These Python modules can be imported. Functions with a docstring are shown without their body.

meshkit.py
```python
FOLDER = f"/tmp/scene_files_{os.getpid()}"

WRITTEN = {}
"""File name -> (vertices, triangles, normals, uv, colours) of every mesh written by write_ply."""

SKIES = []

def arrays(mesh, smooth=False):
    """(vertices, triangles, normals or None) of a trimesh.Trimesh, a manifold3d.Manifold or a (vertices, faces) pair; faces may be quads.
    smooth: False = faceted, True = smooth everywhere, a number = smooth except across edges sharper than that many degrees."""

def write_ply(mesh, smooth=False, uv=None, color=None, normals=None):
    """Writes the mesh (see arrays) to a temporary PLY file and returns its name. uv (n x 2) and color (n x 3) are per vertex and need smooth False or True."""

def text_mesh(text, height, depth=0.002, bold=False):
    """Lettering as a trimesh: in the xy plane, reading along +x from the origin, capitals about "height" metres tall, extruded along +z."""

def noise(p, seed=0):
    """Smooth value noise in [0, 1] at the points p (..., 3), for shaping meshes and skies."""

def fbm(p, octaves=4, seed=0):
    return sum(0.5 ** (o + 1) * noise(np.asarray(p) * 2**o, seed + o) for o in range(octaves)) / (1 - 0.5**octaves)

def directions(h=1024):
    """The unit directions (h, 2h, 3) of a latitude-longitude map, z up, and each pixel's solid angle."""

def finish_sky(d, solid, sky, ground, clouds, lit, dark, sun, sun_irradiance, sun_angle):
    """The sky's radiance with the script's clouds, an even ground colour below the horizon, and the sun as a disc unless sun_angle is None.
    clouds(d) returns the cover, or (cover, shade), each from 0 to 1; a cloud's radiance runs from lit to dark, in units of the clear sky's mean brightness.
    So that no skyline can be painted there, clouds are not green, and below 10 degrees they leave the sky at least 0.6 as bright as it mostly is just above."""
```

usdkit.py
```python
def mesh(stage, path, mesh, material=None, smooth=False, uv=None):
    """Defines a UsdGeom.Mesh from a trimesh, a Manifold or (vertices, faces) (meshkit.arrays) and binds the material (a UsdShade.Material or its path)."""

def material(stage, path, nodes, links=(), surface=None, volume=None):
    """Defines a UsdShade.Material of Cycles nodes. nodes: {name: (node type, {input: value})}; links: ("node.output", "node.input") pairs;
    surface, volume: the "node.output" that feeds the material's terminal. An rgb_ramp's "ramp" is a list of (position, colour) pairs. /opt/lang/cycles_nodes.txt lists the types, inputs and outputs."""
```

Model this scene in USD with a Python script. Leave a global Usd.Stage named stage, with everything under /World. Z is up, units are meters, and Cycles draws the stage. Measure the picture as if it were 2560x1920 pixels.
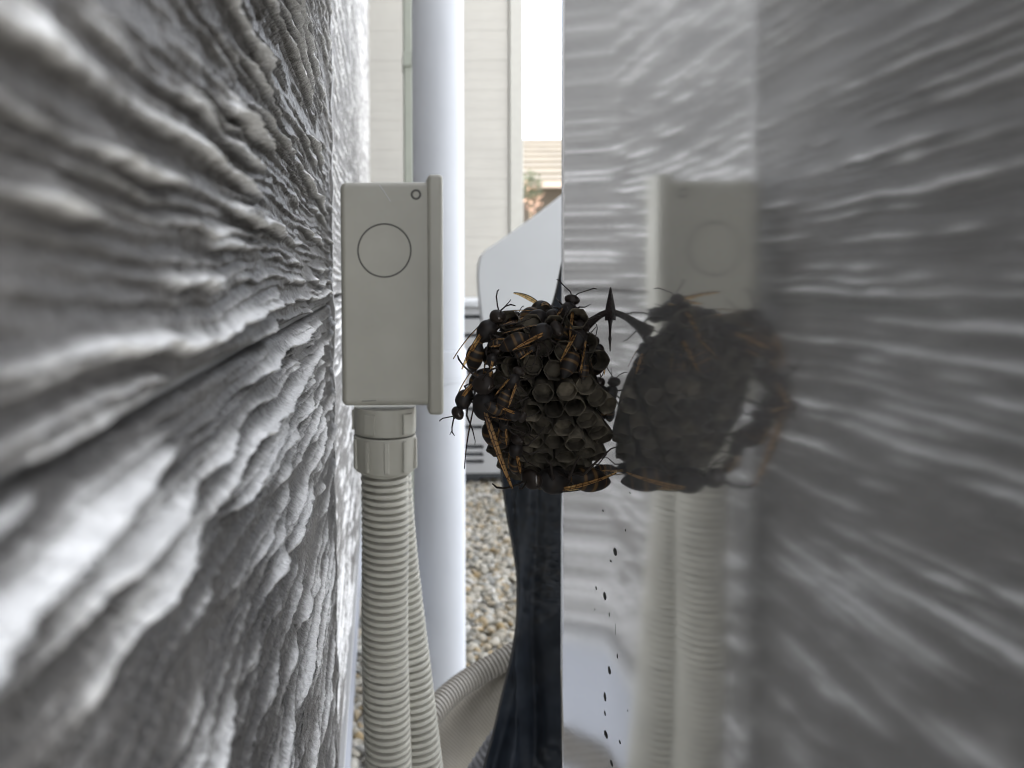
import math, random, numpy as np, trimesh, usdkit, meshkit
import manifold3d as m3
from pxr import Usd, UsdGeom, UsdLux, UsdShade, Gf, Sdf, Vt
rng = np.random.default_rng(7); random.seed(7)
stage = Usd.Stage.CreateInMemory()
UsdGeom.SetStageUpAxis(stage, UsdGeom.Tokens.z); UsdGeom.SetStageMetersPerUnit(stage, 1.0)
UsdGeom.Xform.Define(stage, '/World'); stage.SetDefaultPrim(stage.GetPrimAtPath('/World'))

# ------------------------------------------------------------------ camera, sky, sun
F = 1849.0; U0 = 948.0; PITCH = math.radians(2.0); ROLL = math.radians(-0.4); H = 0.50
V0 = 690.0 + F * math.tan(PITCH)
CAM = np.array([0, 0, H])
fw = np.array([0, math.cos(PITCH), -math.sin(PITCH)])
rt0 = np.array([1.0, 0, 0]); up0 = np.cross(rt0, fw)
rt = rt0 * math.cos(ROLL) + up0 * math.sin(ROLL); up = np.cross(rt, fw)

def at(u, v, Y):
    """world point at depth Y along the gap seen at (u, v) of the 2560 x 1920 photograph"""
    d = fw + rt * (u - U0) / F - up * (v - V0) / F
    return CAM + d * (Y / d[1])

cam = UsdGeom.Camera.Define(stage, '/World/camera')
cam.CreateFocalLengthAttr(F / 2560 * 36.0); cam.CreateHorizontalApertureAttr(36.0); cam.CreateVerticalApertureAttr(27.0)
cam.CreateHorizontalApertureOffsetAttr((1280 - U0) / 2560 * 36.0); cam.CreateVerticalApertureOffsetAttr(-(960 - V0) / 2560 * 36.0)
cam.CreateFStopAttr(F / 2560 * 36.0 / 1.45); cam.CreateFocusDistanceAttr(0.225); cam.CreateClippingRangeAttr(Gf.Vec2f(0.005, 500))
cam.CreateExposureAttr(2.45)
M = np.eye(4); M[0, :3] = rt; M[1, :3] = up; M[2, :3] = -fw; M[3, :3] = CAM
cam.AddTransformOp().Set(Gf.Matrix4d(M.tolist()))

SUN_EL, SUN_AZ = math.radians(44), math.radians(-164)      # azimuth = atan2(x, y) towards the sun: left and behind
sd = np.array([math.sin(SUN_AZ) * math.cos(SUN_EL), math.cos(SUN_AZ) * math.cos(SUN_EL), math.sin(SUN_EL)])
sky_mat = usdkit.material(stage, '/World/Looks/sky_look', {
    'sky': ('sky_texture', {'sky_type': 'single_scattering', 'sun_disc': False, 'sun_elevation': SUN_EL, 'sun_rotation': SUN_AZ}),
    'tc': ('texture_coordinate', {}),
    'mp': ('mapping', {'scale': (1.0, 1.0, 2.6)}),
    'n': ('noise_texture', {'scale': 3.2, 'detail': 6.0, 'roughness': 0.55}),
    'r': ('rgb_ramp', {'ramp': [(0.36, (0.2,)*3), (0.55, (1, 1, 1))]}),
    'mx': ('mix_color', {'b': (9.5, 9.7, 10.2), 'use_clamp': False}),
    'bg': ('background_shader', {'strength': 0.11})},
    [('tc.generated', 'mp.vector'), ('mp.vector', 'n.vector'), ('n.fac', 'r.fac'), ('r.color', 'mx.fac'), ('sky.color', 'mx.a'), ('mx.result', 'bg.color')], surface='bg.background')
dome = UsdLux.DomeLight.Define(stage, '/World/sky'); UsdShade.MaterialBindingAPI.Apply(dome.GetPrim()).Bind(sky_mat)
dome.GetPrim().SetCustomDataByKey('kind', 'structure')
sun = UsdLux.DistantLight.Define(stage, '/World/sun'); sun.CreateNormalizeAttr(True); sun.CreateIntensityAttr(0.7); sun.CreateAngleAttr(0.5); sun.CreateColorAttr(Gf.Vec3f(1, 0.94, 0.85))
z = sd; x = np.cross([0, 0, 1], z); x /= np.linalg.norm(x); y = np.cross(z, x)
S = np.eye(4); S[0, :3] = x; S[1, :3] = y; S[2, :3] = z
sun.AddTransformOp().Set(Gf.Matrix4d(S.tolist()))

# ------------------------------------------------------------------ helpers
used = {}
def numbered(parent, name):
    k = used.get((parent, name), 0); used[(parent, name)] = k + 1
    return name if k == 0 else f'{name}_{k:03d}'
def tag(p, label=None, cat=None, group=None, kind=None):
    p = p.GetPrim() if hasattr(p, 'GetPrim') else p
    for k, v in (('label', label), ('category', cat), ('group', group), ('kind', kind)):
        if v: p.SetCustomDataByKey(k, v)
    return p
def thing(name, label, cat, loc=(0, 0, 0), group=None, kind=None):
    p = UsdGeom.Xform.Define(stage, '/World/' + numbered('/World', name)); p.AddTranslateOp().Set(Gf.Vec3d(*map(float, loc)))
    t = tag(p, label, cat, group, kind); t_loc[str(t.GetPath())] = np.array(loc, float)
    return t
t_loc = {}
def obj(name, mesh, mat, parent=None, smooth=False, label=None, kind=None):
    """one Mesh; vertices are given in world space and stored relative to the parent thing's origin"""
    path = str(parent.GetPath()) if parent is not None else '/World'
    v, f, n = meshkit.arrays(mesh, smooth)
    off = np.zeros(3); q = path
    while q != '/World' and q:
        if q in t_loc: off = t_loc[q]; break
        q = q.rpartition('/')[0]
    p = usdkit.mesh(stage, path + '/' + numbered(path, name), mesh if smooth is False else mesh, mat, smooth)
    if np.any(off): p.GetPointsAttr().Set(Vt.Vec3fArray.FromNumpy((np.array(p.GetPointsAttr().Get()) - off).astype(np.float32)))
    return tag(p, label, None, None, kind)
def struct(name, mesh, mat, smooth=False):
    return obj(name, mesh, mat, None, smooth, kind='structure')
def cat(*ms): return trimesh.util.concatenate([m for m in ms])
def tm(man):
    m = man.to_mesh(); return trimesh.Trimesh(np.array(m.vert_properties[:, :3]), np.array(m.tri_verts), process=False)
def box(x0, x1, y0, y1, z0, z1, r=0.0, seg=3):
    if r <= 0:
        b = trimesh.creation.box((x1 - x0, y1 - y0, z1 - z0)); b.apply_translation(((x0 + x1) / 2, (y0 + y1) / 2, (z0 + z1) / 2)); return b
    s = m3.Manifold.sphere(r, 4 * seg)
    return tm(m3.Manifold.batch_hull([s.translate((a, b, c)) for a in (x0 + r, x1 - r) for b in (y0 + r, y1 - r) for c in (z0 + r, z1 - r)]))
def frames(P):
    P = np.asarray(P, float); T = np.gradient(P, axis=0); T /= np.linalg.norm(T, axis=1, keepdims=True)
    N = np.zeros_like(T); a = np.array([0.0, 1, 0]) if abs(T[0][1]) < .8 else np.array([1.0, 0, 0])
    n = a - T[0] * (a @ T[0])
    for i in range(len(P)):
        n = n - T[i] * (n @ T[i]); n /= np.linalg.norm(n); N[i] = n
    return T, N, np.cross(T, N)
def tube(P, R, seg=24, cap=True):
    P = np.asarray(P, float); R = np.broadcast_to(np.asarray(R, float), (len(P),))
    T, N, B = frames(P); a = np.arange(seg) / seg * 2 * np.pi
    V = P[:, None] + R[:, None, None] * (N[:, None] * np.cos(a)[None, :, None] + B[:, None] * np.sin(a)[None, :, None])
    i, j = np.meshgrid(np.arange(len(P) - 1), np.arange(seg), indexing='ij'); k = (j + 1) % seg
    q = np.stack([i * seg + j, i * seg + k, (i + 1) * seg + k, (i + 1) * seg + j], -1).reshape(-1, 4)
    f = np.vstack([q[:, [0, 1, 2]], q[:, [0, 2, 3]]]); V = V.reshape(-1, 3)
    if cap:
        n = len(V); V = np.vstack([V, P[0], P[-1]]); L = (len(P) - 1) * seg; s = np.arange(seg); s2 = (s + 1) % seg
        f = np.vstack([f, np.stack([s2, s, np.full(seg, n)], 1), np.stack([L + s, L + s2, np.full(seg, n + 1)], 1)])
    return trimesh.Trimesh(V, f, process=False)
def spline(P, n):
    from scipy.interpolate import CubicSpline
    P = np.asarray(P, float); t = np.r_[0, np.cumsum(np.linalg.norm(np.diff(P, axis=0), axis=1))]
    return CubicSpline(t, P)(np.linspace(0, t[-1], n)), t[-1]
def grid(V):
    a, b = V.shape[:2]; i, j = np.meshgrid(np.arange(a - 1), np.arange(b - 1), indexing='ij')
    q = np.stack([i * b + j, (i + 1) * b + j, (i + 1) * b + j + 1, i * b + j + 1], -1).reshape(-1, 4)
    return trimesh.Trimesh(V.reshape(-1, 3), np.vstack([q[:, [0, 1, 2]], q[:, [0, 2, 3]]]), process=False)
def lathe(prof, centre, seg=40):
    m = trimesh.creation.revolve(np.asarray(prof, float), sections=seg); m.apply_translation(centre); return m
def noise2(a, b, seed=0, oct=1):
    p = np.stack([a, b, np.full_like(a, 0.37)], -1)
    return meshkit.noise(p, seed) if oct == 1 else meshkit.fbm(p, oct, seed)

# ------------------------------------------------------------------ materials
LK = '/World/Looks/'
def plain(name, col, rough=0.5, var=0.12, scale=40, bump=0.0, bscale=200, bdist=0.0005, metallic=0.0, spec=0.5, col2=None, **kw):
    c2 = col2 or tuple(c * (1 - var) for c in col); c1 = tuple(min(1, c * (1 + var * .6)) for c in col)
    n = {'tc': ('texture_coordinate', {}), 'n': ('noise_texture', {'scale': scale, 'detail': 4.0}), 'r': ('rgb_ramp', {'ramp': [(0.3, c2), (0.7, c1)]}),
         'p': ('principled_bsdf', {'roughness': rough, 'metallic': metallic, 'specular_ior_level': spec, **kw})}
    l = [('tc.object', 'n.vector'), ('n.fac', 'r.fac'), ('r.color', 'p.base_color')]
    if bump:
        n['nb'] = ('noise_texture', {'scale': bscale, 'detail': 3.0}); n['b'] = ('bump', {'strength': bump, 'distance': bdist})
        l += [('tc.object', 'nb.vector'), ('nb.fac', 'b.height'), ('b.normal', 'p.normal')]
    return usdkit.material(stage, LK + name, n, l, surface='p.BSDF')

siding_look = usdkit.material(stage, LK + 'siding_look', {
    'at': ('attribute', {'attribute': 'relief'}), 'tc': ('texture_coordinate', {}), 'n': ('noise_texture', {'scale': 420.0, 'detail': 5.0, 'roughness': 0.65}),
    's': ('math', {'math_type': 'subtract', 'value2': 0.5}), 'k': ('math', {'math_type': 'multiply_add', 'value2': 0.75}),
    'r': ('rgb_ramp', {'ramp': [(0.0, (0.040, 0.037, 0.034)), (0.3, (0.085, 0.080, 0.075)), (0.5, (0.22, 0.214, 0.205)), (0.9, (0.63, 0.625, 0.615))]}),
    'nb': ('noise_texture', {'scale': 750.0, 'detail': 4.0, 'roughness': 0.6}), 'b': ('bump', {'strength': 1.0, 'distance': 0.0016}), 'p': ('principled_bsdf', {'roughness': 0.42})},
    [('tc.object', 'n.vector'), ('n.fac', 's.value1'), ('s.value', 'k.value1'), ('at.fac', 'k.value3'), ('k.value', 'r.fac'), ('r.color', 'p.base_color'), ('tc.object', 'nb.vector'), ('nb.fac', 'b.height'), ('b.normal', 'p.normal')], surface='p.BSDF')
conc_look = plain('foundation_look', (0.22, 0.23, 0.255), 0.8, 0.10, 14, 0.25, 300, 0.0006)
dark_look = plain('sealant_look', (0.20, 0.195, 0.19), 0.7, 0.2)
cream_look = plain('cream_siding_look', (0.33, 0.315, 0.28), 0.7, 0.05, 9, 0.3, 60, 0.002)
trim_look = plain('cream_trim_look', (0.31, 0.30, 0.265), 0.5, 0.05)
plast_look = plain('beige_plastic_look', (0.265, 0.258, 0.22), 0.52, 0.09, 28, 0.06, 800, 0.0002)
conduit_look = plain('beige_conduit_look', (0.345, 0.335, 0.288), 0.5, 0.16, 45)
mark_look = plain('dark_outline_look', (0.07, 0.068, 0.06), 0.6, 0.1)
pipe_look = plain('white_pvc_look', (0.50, 0.515, 0.54), 0.8, 0.07, 6, spec=0.2)
wrap_look = plain('taupe_wrap_look', (0.27, 0.245, 0.20), 0.65, 0.10, 60, 0.15, 900, 0.0004)
hose_look = plain('taupe_hose_look', (0.21, 0.193, 0.165), 0.5, 0.10, 60)
unit_look = plain('pale_grey_steel_look', (0.29, 0.29, 0.285), 0.4, 0.04, 20)
slot_look = plain('dark_slot_look', (0.03, 0.032, 0.035), 0.6, 0.1)
board_look = plain('white_board_look', (0.36, 0.365, 0.365), 0.5, 0.03, 8)
block_look = plain('concrete_block_look', (0.30, 0.31, 0.32), 0.9, 0.2, 60, 0.5, 200, 0.002)
speck_look = plain('dirt_look', (0.02, 0.019, 0.016), 0.6, 0.2, 400)
roof_look = plain('roof_look', (0.085, 0.072, 0.052), 0.6, 0.2, 2)
hwall_look = plain('plaster_look', (0.10, 0.082, 0.063), 0.8, 0.08, 2)
glass_look = plain('window_look', (0.05, 0.06, 0.07), 0.1, 0.1)
leaf_look = plain('leaf_look', (0.045, 0.06, 0.025), 0.5, 0.4, 30)
bloom_look = plain('bloom_look', (0.45, 0.28, 0.20), 0.6, 0.3, 30)
cable_look = plain('cable_look', (0.03, 0.03, 0.03), 0.6, 0.1)
ground_look = plain('ground_look', (0.36, 0.35, 0.32), 0.9, 0.3, 30, 0.8, 90, 0.004)

casing_look = usdkit.material(stage, LK + 'casing_look', {
    'tc': ('texture_coordinate', {}), 'n': ('noise_texture', {'scale': 420.0, 'detail': 2.0}), 'b': ('bump', {'strength': 0.05, 'distance': 0.0002}),
    'n2': ('noise_texture', {'scale': 25.0, 'detail': 4.0}), 'r': ('rgb_ramp', {'ramp': [(0.3, (0.068,)*3), (0.7, (0.100,)*3)]}),
    'p': ('principled_bsdf', {'base_color': (0.60, 0.596, 0.588), 'roughness': 0.09, 'metallic': 0.76, 'ior': 1.5, 'coat_weight': 1.0, 'coat_ior': 2.2, 'coat_roughness': 0.10})},
    [('tc.object', 'n.vector'), ('n.fac', 'b.height'), ('b.normal', 'p.coat_normal'), ('tc.object', 'n2.vector'), ('n2.fac', 'r.fac'), ('r.color', 'p.coat_roughness'), ('r.color', 'p.roughness')], surface='p.BSDF')
net_look = usdkit.material(stage, LK + 'black_net_look', {
    'tc': ('texture_coordinate', {}), 'mp': ('mapping', {'scale': (1, 1, 1)}), 'w': ('wave_texture', {'wave_type': 'bands', 'bands_direction': 'z', 'scale': 260.0, 'distortion': 1.2, 'detail': 1.0}),
    'n': ('noise_texture', {'scale': 120.0, 'detail': 4.0}), 'r': ('rgb_ramp', {'ramp': [(0.35, (0.006, 0.009, 0.014)), (0.8, (0.022, 0.028, 0.038))]}),
    'b': ('bump', {'strength': 0.35, 'distance': 0.0004}), 'p': ('principled_bsdf', {'roughness': 0.5, 'specular_ior_level': 0.22}), 't': ('transparent_bsdf', {'color': (0.8, 0.85, 0.95)}), 'm': ('mix_closure', {'fac': 0.025})},
    [('tc.object', 'w.vector'), ('tc.object', 'n.vector'), ('n.fac', 'r.fac'), ('r.color', 'p.base_color'), ('w.fac', 'b.height'), ('b.normal', 'p.normal'), ('p.BSDF', 'm.closure1'), ('t.BSDF', 'm.closure2')], surface='m.closure')
paper_look = usdkit.material(stage, LK + 'nest_paper_look', {
    'tc': ('texture_coordinate', {}), 'mp': ('mapping', {'scale': (1, 1, 1)}), 'w': ('noise_texture', {'scale': 300.0, 'detail': 4.0, 'distortion': 0.6}),
    'n': ('noise_texture', {'scale': 130.0, 'detail': 5.0}), 'r': ('rgb_ramp', {'ramp': [(0.28, (0.013, 0.011, 0.008)), (0.5, (0.044, 0.038, 0.028)), (0.72, (0.125, 0.107, 0.078))]}),
    'b': ('bump', {'strength': 0.8, 'distance': 0.0006}), 'p': ('principled_bsdf', {'roughness': 0.85, 'specular_ior_level': 0.2})},
    [('tc.object', 'w.vector'), ('tc.object', 'n.vector'), ('n.fac', 'r.fac'), ('r.color', 'p.base_color'), ('w.fac', 'b.height'), ('b.normal', 'p.normal')], surface='p.BSDF')
stalk_look = plain('nest_stalk_look', (0.016, 0.012, 0.011), 0.8, 0.5, 500, 0.7, 1500, 0.0004, spec=0.15)
wasp_look = usdkit.material(stage, LK + 'wasp_look', {
    'at': ('attribute', {'attribute': 'tone'}), 'tc': ('texture_coordinate', {}), 'n': ('noise_texture', {'scale': 700.0, 'detail': 3.0}), 'b': ('bump', {'strength': 0.4, 'distance': 0.0002}),
    'r': ('rgb_ramp', {'ramp': [(0.0, (0.004, 0.0035, 0.0035)), (0.45, (0.009, 0.0055, 0.0035)), (0.7, (0.04, 0.02, 0.007)), (1.0, (0.085, 0.05, 0.014))]}),
    'p': ('principled_bsdf', {'roughness': 0.6, 'specular_ior_level': 0.25})},
    [('at.fac', 'r.fac'), ('r.color', 'p.base_color'), ('tc.object', 'n.vector'), ('n.fac', 'b.height'), ('b.normal', 'p.normal')], surface='p.BSDF')
eye_look = plain('wasp_eye_look', (0.02, 0.014, 0.01), 0.2, 0.1)
wing_look = usdkit.material(stage, LK + 'wing_look', {
    'tc': ('texture_coordinate', {}), 'v': ('voronoi_texture', {'feature': 'distance_to_edge', 'scale': 330.0}), 'r': ('rgb_ramp', {'ramp': [(0.0, (0.07, 0.025, 0.008)), (0.10, (0.42, 0.23, 0.075))]}),
    'p': ('principled_bsdf', {'roughness': 0.3}), 'tl': ('translucent_bsdf', {}), 't': ('transparent_bsdf', {'color': (0.95, 0.75, 0.40)}), 'm1': ('mix_closure', {'fac': 0.55}), 'm2': ('mix_closure', {'fac': 0.38})},
    [('tc.object', 'v.vector'), ('v.distance', 'r.fac'), ('r.color', 'p.base_color'), ('r.color', 'tl.color'), ('p.BSDF', 'm1.closure1'), ('tl.BSDF', 'm1.closure2'), ('m1.closure', 'm2.closure1'), ('t.BSDF', 'm2.closure2')], surface='m2.closure')
stone_look = usdkit.material(stage, LK + 'gravel_look', {
    'g': ('attribute', {'attribute': 'stone_tone'}), 'r': ('rgb_ramp', {'ramp': [(0.0, (0.13, 0.13, 0.12)), (0.2, (0.24, 0.215, 0.165)), (0.45, (0.30, 0.285, 0.245)), (0.58, (0.15, 0.15, 0.135)), (0.70, (0.25, 0.18, 0.085)), (0.80, (0.27, 0.23, 0.165)), (1.0, (0.38, 0.365, 0.33))]}),
    'p': ('principled_bsdf', {'roughness': 0.75})}, [('g.fac', 'r.fac'), ('r.color', 'p.base_color')], surface='p.BSDF')

# ------------------------------------------------------------------ ground
GZ = 0.0
struct('ground', box(-150, 150, -60, 240, -0.3, GZ), ground_look)

# ------------------------------------------------------------------ house wall with textured siding (left)
W = 0.020
JOINT = H - 0.013
def relief(y, z):
    """height of the cast relief towards the gap, metres"""
    fine = noise2(y * 110, z * 210, 21, 3) - .5
    wz = z + 0.006 * (noise2(y * 8, z * 20, 3) - .5) + 0.0036 * (noise2(y * 32, z * 80, 4) - .5) + 0.0026 * fine
    a = wz * 185 + 3.0 * noise2(y * 6, z * 15, 5)
    s = 1 - (a - np.floor(a)); cell = np.floor(a)
    amp = noise2(y * 20 + cell * 7.31, cell * 3.7, 6) + .55 * (noise2(y * 70 + cell * 3.1, cell * 1.7, 16) - .5)
    lip = np.where(s < .84, (s / .84) ** 2.0, (1 - s) / .16)
    h = 0.0044 * lip * np.clip(amp * 2.6 - .90, 0, 1.05)
    b = wz * 470 + 3.0 * noise2(y * 12, z * 40, 9); sb = 1 - (b - np.floor(b)); cb = np.floor(b)
    h += 0.0019 * np.where(sb < .8, (sb / .8) ** 1.6, (1 - sb) / .2) * np.clip(noise2(y * 30 + cb * 5.1, cb * 2.9, 8) * 2.8 - 1.0, 0, 1)
    h += 0.0015 * (noise2(y * 14, z * 48, 11, 3) - .5)
    lump = np.clip(noise2(y * 70, z * 150, 23) * 2 - 1.0, 0, 1); h += 0.0018 * lump * lump
    g = noise2(y * 400, z * 560, 12, 2); k = np.clip(noise2(y * 20, z * 40, 13) * 1.6 - .3, .35, 1)
    h += 0.0016 * (g - .5) * k
    return h
def axis(knots):
    out = [knots[0][0]]
    for (a, s0), (b, s1) in zip(knots[:-1], knots[1:]):
        p = a
        while p < b - 1e-9:
            t = (p - a) / (b - a); p = min(b, p + s0 + (s1 - s0) * t); out.append(p)
    return np.array(out)
def siding(y0, y1, ys, z0, z1, zs, base, amp, edge=0.0014, end=True):
    Yg, Zg = np.meshgrid(ys, zs, indexing='ij')
    h = relief(Yg, Zg) * amp
    if y1 < .37: h = h * np.interp(Yg, [.20, .35], [1, .58])
    e = np.minimum(np.abs(Zg - z0), np.abs(z1 - Zg))
    if end: e = np.minimum(e, np.minimum(np.abs(Yg - y0), np.abs(y1 - Yg)))
    t = np.clip(e / edge, 0, 1); t = np.sqrt(1 - (1 - t) ** 2)
    X = base + h * t - (1 - t) * 0.0018
    V = np.stack([X, Yg, Zg], -1)[:, ::-1]
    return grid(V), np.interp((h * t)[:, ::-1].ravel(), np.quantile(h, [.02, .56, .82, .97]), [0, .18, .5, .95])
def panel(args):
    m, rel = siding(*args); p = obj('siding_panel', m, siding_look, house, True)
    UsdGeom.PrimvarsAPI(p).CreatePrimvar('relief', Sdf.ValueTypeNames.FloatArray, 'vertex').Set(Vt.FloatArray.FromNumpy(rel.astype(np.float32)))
house = thing('house', 'house wall of grey rough textured siding on the left of the gap', 'house', (-0.03, 0, 0))
yn = axis([(-0.35, 0.02), (-0.02, 0.004), (0.03, 0.0006), (0.10, 0.0006), (0.20, 0.0013), (0.362, 0.0022)])
yf = axis([(0.3722, 0.002), (0.6, 0.004), (1.0, 0.012), (2.3, 0.04)])
ZB = H - 0.30
zlo = axis([(ZB, 0.0010), (H - .2, 0.0005), (JOINT - 0.0007, 0.0004)])
zhi = axis([(JOINT + 0.0007, 0.0004), (H + .10, 0.0005), (H + .2, 0.0012), (H + .45, 0.006)])
zmax = axis([(H + .4536, .006), (H + 0.9, .01), (H + 0.94, .02), (2.6, 0.05)])
B0, B1 = -W - 0.0038, -W - 0.0075
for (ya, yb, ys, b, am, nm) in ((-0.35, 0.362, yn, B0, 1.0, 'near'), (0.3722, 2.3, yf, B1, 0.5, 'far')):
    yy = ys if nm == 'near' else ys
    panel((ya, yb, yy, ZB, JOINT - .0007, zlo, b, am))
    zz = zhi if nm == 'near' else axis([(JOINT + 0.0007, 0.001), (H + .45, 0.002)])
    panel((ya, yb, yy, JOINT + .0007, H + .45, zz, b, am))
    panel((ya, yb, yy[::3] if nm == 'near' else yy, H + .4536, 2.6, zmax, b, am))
obj('sealant', box(-0.06, -W - 0.0062, -0.35, .361, ZB - .001, 2.6), plain('joint_filler_look', (0.22, 0.215, 0.205), 0.8, 0.2), house)
bz = np.linspace(ZB, H + .6, 400); bx = -W - .0025 + .0016 * (noise2(bz * 90, bz * 0, 51, 3) - .5) * 2
obj('joint_bead', grid(np.stack([np.stack([np.full(400, -.05), np.full(400, .3625), bz], -1), np.stack([bx, np.full(400, .364), bz], -1), np.stack([bx, np.full(400, .370), bz], -1), np.stack([np.full(400, -.05), np.full(400, .3715), bz], -1)])[::-1]), dark_look, house)
obj('wall', box(-4.0, -0.0605, -0.35, 2.3, 0.02, 5.0), cream_look, house)
obj('foundation', box(-0.058, -W - 0.012, -0.34, 2.28, -0.05, ZB - 0.012), conc_look, house)
obj('drip_flashing', box(-0.057, -W - 0.004, -0.35, 2.3, ZB - 0.0105, ZB - 0.003), unit_look, house)
obj('roof', box(-4.4, 0.15, -0.6, 2.9, 5.0, 5.15), roof_look, house)

# ------------------------------------------------------------------ glossy casing (right)
PX = 0.081; Y0, Y1 = 0.03, 0.3225; CT, CB = H + 0.85, 0.09
unit = thing('heat_pump_unit', 'large glossy grey metal casing on the right that mirrors the wall and nest', 'heat pump', (0.4, 0.17, 0.09))
def px(y): return PX - 0.43 * max(0.0, y - 0.262) ** 2
ys = np.r_[Y0, np.linspace(Y0 + .01, Y1, 60)]
prof = [(px(v), v) for v in ys]
prof = [(PX + .010, Y0 - .010), (PX + .0045, Y0 - .0082), (PX + .0012, Y0 - .004)] + prof + [(px(Y1) + .0012, Y1 + .0012), (px(Y1) + .012, Y1 + .0014)]
prof = np.array(prof); zs = np.linspace(CB, CT, 60)
V = np.stack([np.broadcast_to(prof[None, :, 0], (60, len(prof))), np.broadcast_to(prof[None, :, 1], (60, len(prof))), np.broadcast_to(zs[:, None], (60, len(prof)))], -1).copy()
V[..., 0] += 0.00035 * (noise2(V[..., 1] * 9, V[..., 2] * 9, 31) - .5)
sp = grid(V[:, ::-1])
obj('side_panel', sp, casing_look, unit, True)
obj('body', box(PX + .0125, 0.88, Y0 - .008, Y1 - .004, CB, CT), unit_look, unit)
obj('top_cover', box(PX - .002, 0.884, Y0 - .014, Y1 + .003, CT + .0005, CT + .03, 0.006), unit_look, unit)
for a in (0.16, 0.74):
    obj('foot', box(a, a + .06, Y0 - .02, Y1 + .02, 0.0, CB - .001, 0.004), block_look, unit)
def on_panel(u, v):
    lo, hi = 0.05, 0.32
    for _ in range(50):
        m = (lo + hi) / 2; p = at(u, v, m)
        if p[0] < px(m): lo = m
        else: hi = m
    return at(u, v, lo)
def dk(x, y): return (x * 2560 / 2212, y * 2560 / 2212)      # co-ordinates read from the 2212 px view
for (zx, zy, r, e) in ((787, 591, 10, 1.2), (765, 637, 6, .5), (693, 771, 5, 1.3), (736, 810, 9, 1.4), (758, 902, 3, 3), (727, 388, 4, .8), (687, 875, 2, 3), (788, 975, 2.2, 12), (798, 1106, 4.5, 2), (759, 1177, 9, 1.4), (737, 1308, 8, 1.8),
                       (737, 1389, 6, 1.3), (742, 1430, 1.6, 24), (742, 1493, 11, 1.0), (811, 1531, 6, 1.0), (770, 1635, 9, .8), (850, 1376, 3, 1.5), (838, 485, 3, 1.5), (860, 300, 3, 1)):
    u, v = 1140 + zx * 500 / 988, 1080 + zy * 840 / 1659
    p = on_panel(u, v); rr = r * .8 * p[1] / F
    s = trimesh.creation.icosphere(2, 1.0); s.vertices *= 1 + .25 * (meshkit.noise(s.vertices * 1.7 + zx) - .5)[:, None]
    s.apply_scale([rr * .45, rr * 1.5, rr * e]); s.apply_translation(p)
    obj('dirt_speck', s, speck_look, unit, True)

# ------------------------------------------------------------------ junction box and conduits
BD = 0.352
a, b = at(850, 455, BD), at(1068, 1015, BD); lx = at(1107, 455, BD)[0]
bx0, bx1, bz1, bz0 = a[0], b[0], a[2], b[2]
jb = thing('junction_box', 'beige plastic junction box with a round outline fixed to the textured wall', 'junction box', ((bx0 + lx) / 2, BD + .035, bz0))
body = box(bx0, bx1 + .004, BD, BD + .012, bz0, bz1, 0.0028, 4)
obj('body', body, plast_look, jb, 30)
lid = box(bx1 + .0005, lx, BD - .0022, BD + .0138, bz0 - .0042, bz1 + .0032, 0.0020, 4)
obj('lid', lid, plast_look, jb, 30)
def ring(u, v, r, w, name):
    c = at(u, v, BD); k = BD / F
    P = [(c[0] + r * k * math.cos(t), BD - .00005, c[2] + r * k * math.sin(t)) for t in np.linspace(0, 2 * np.pi, 73)]
    obj(name, tube(P, w * k / 2, 8, False), mark_look, jb, True)
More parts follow.
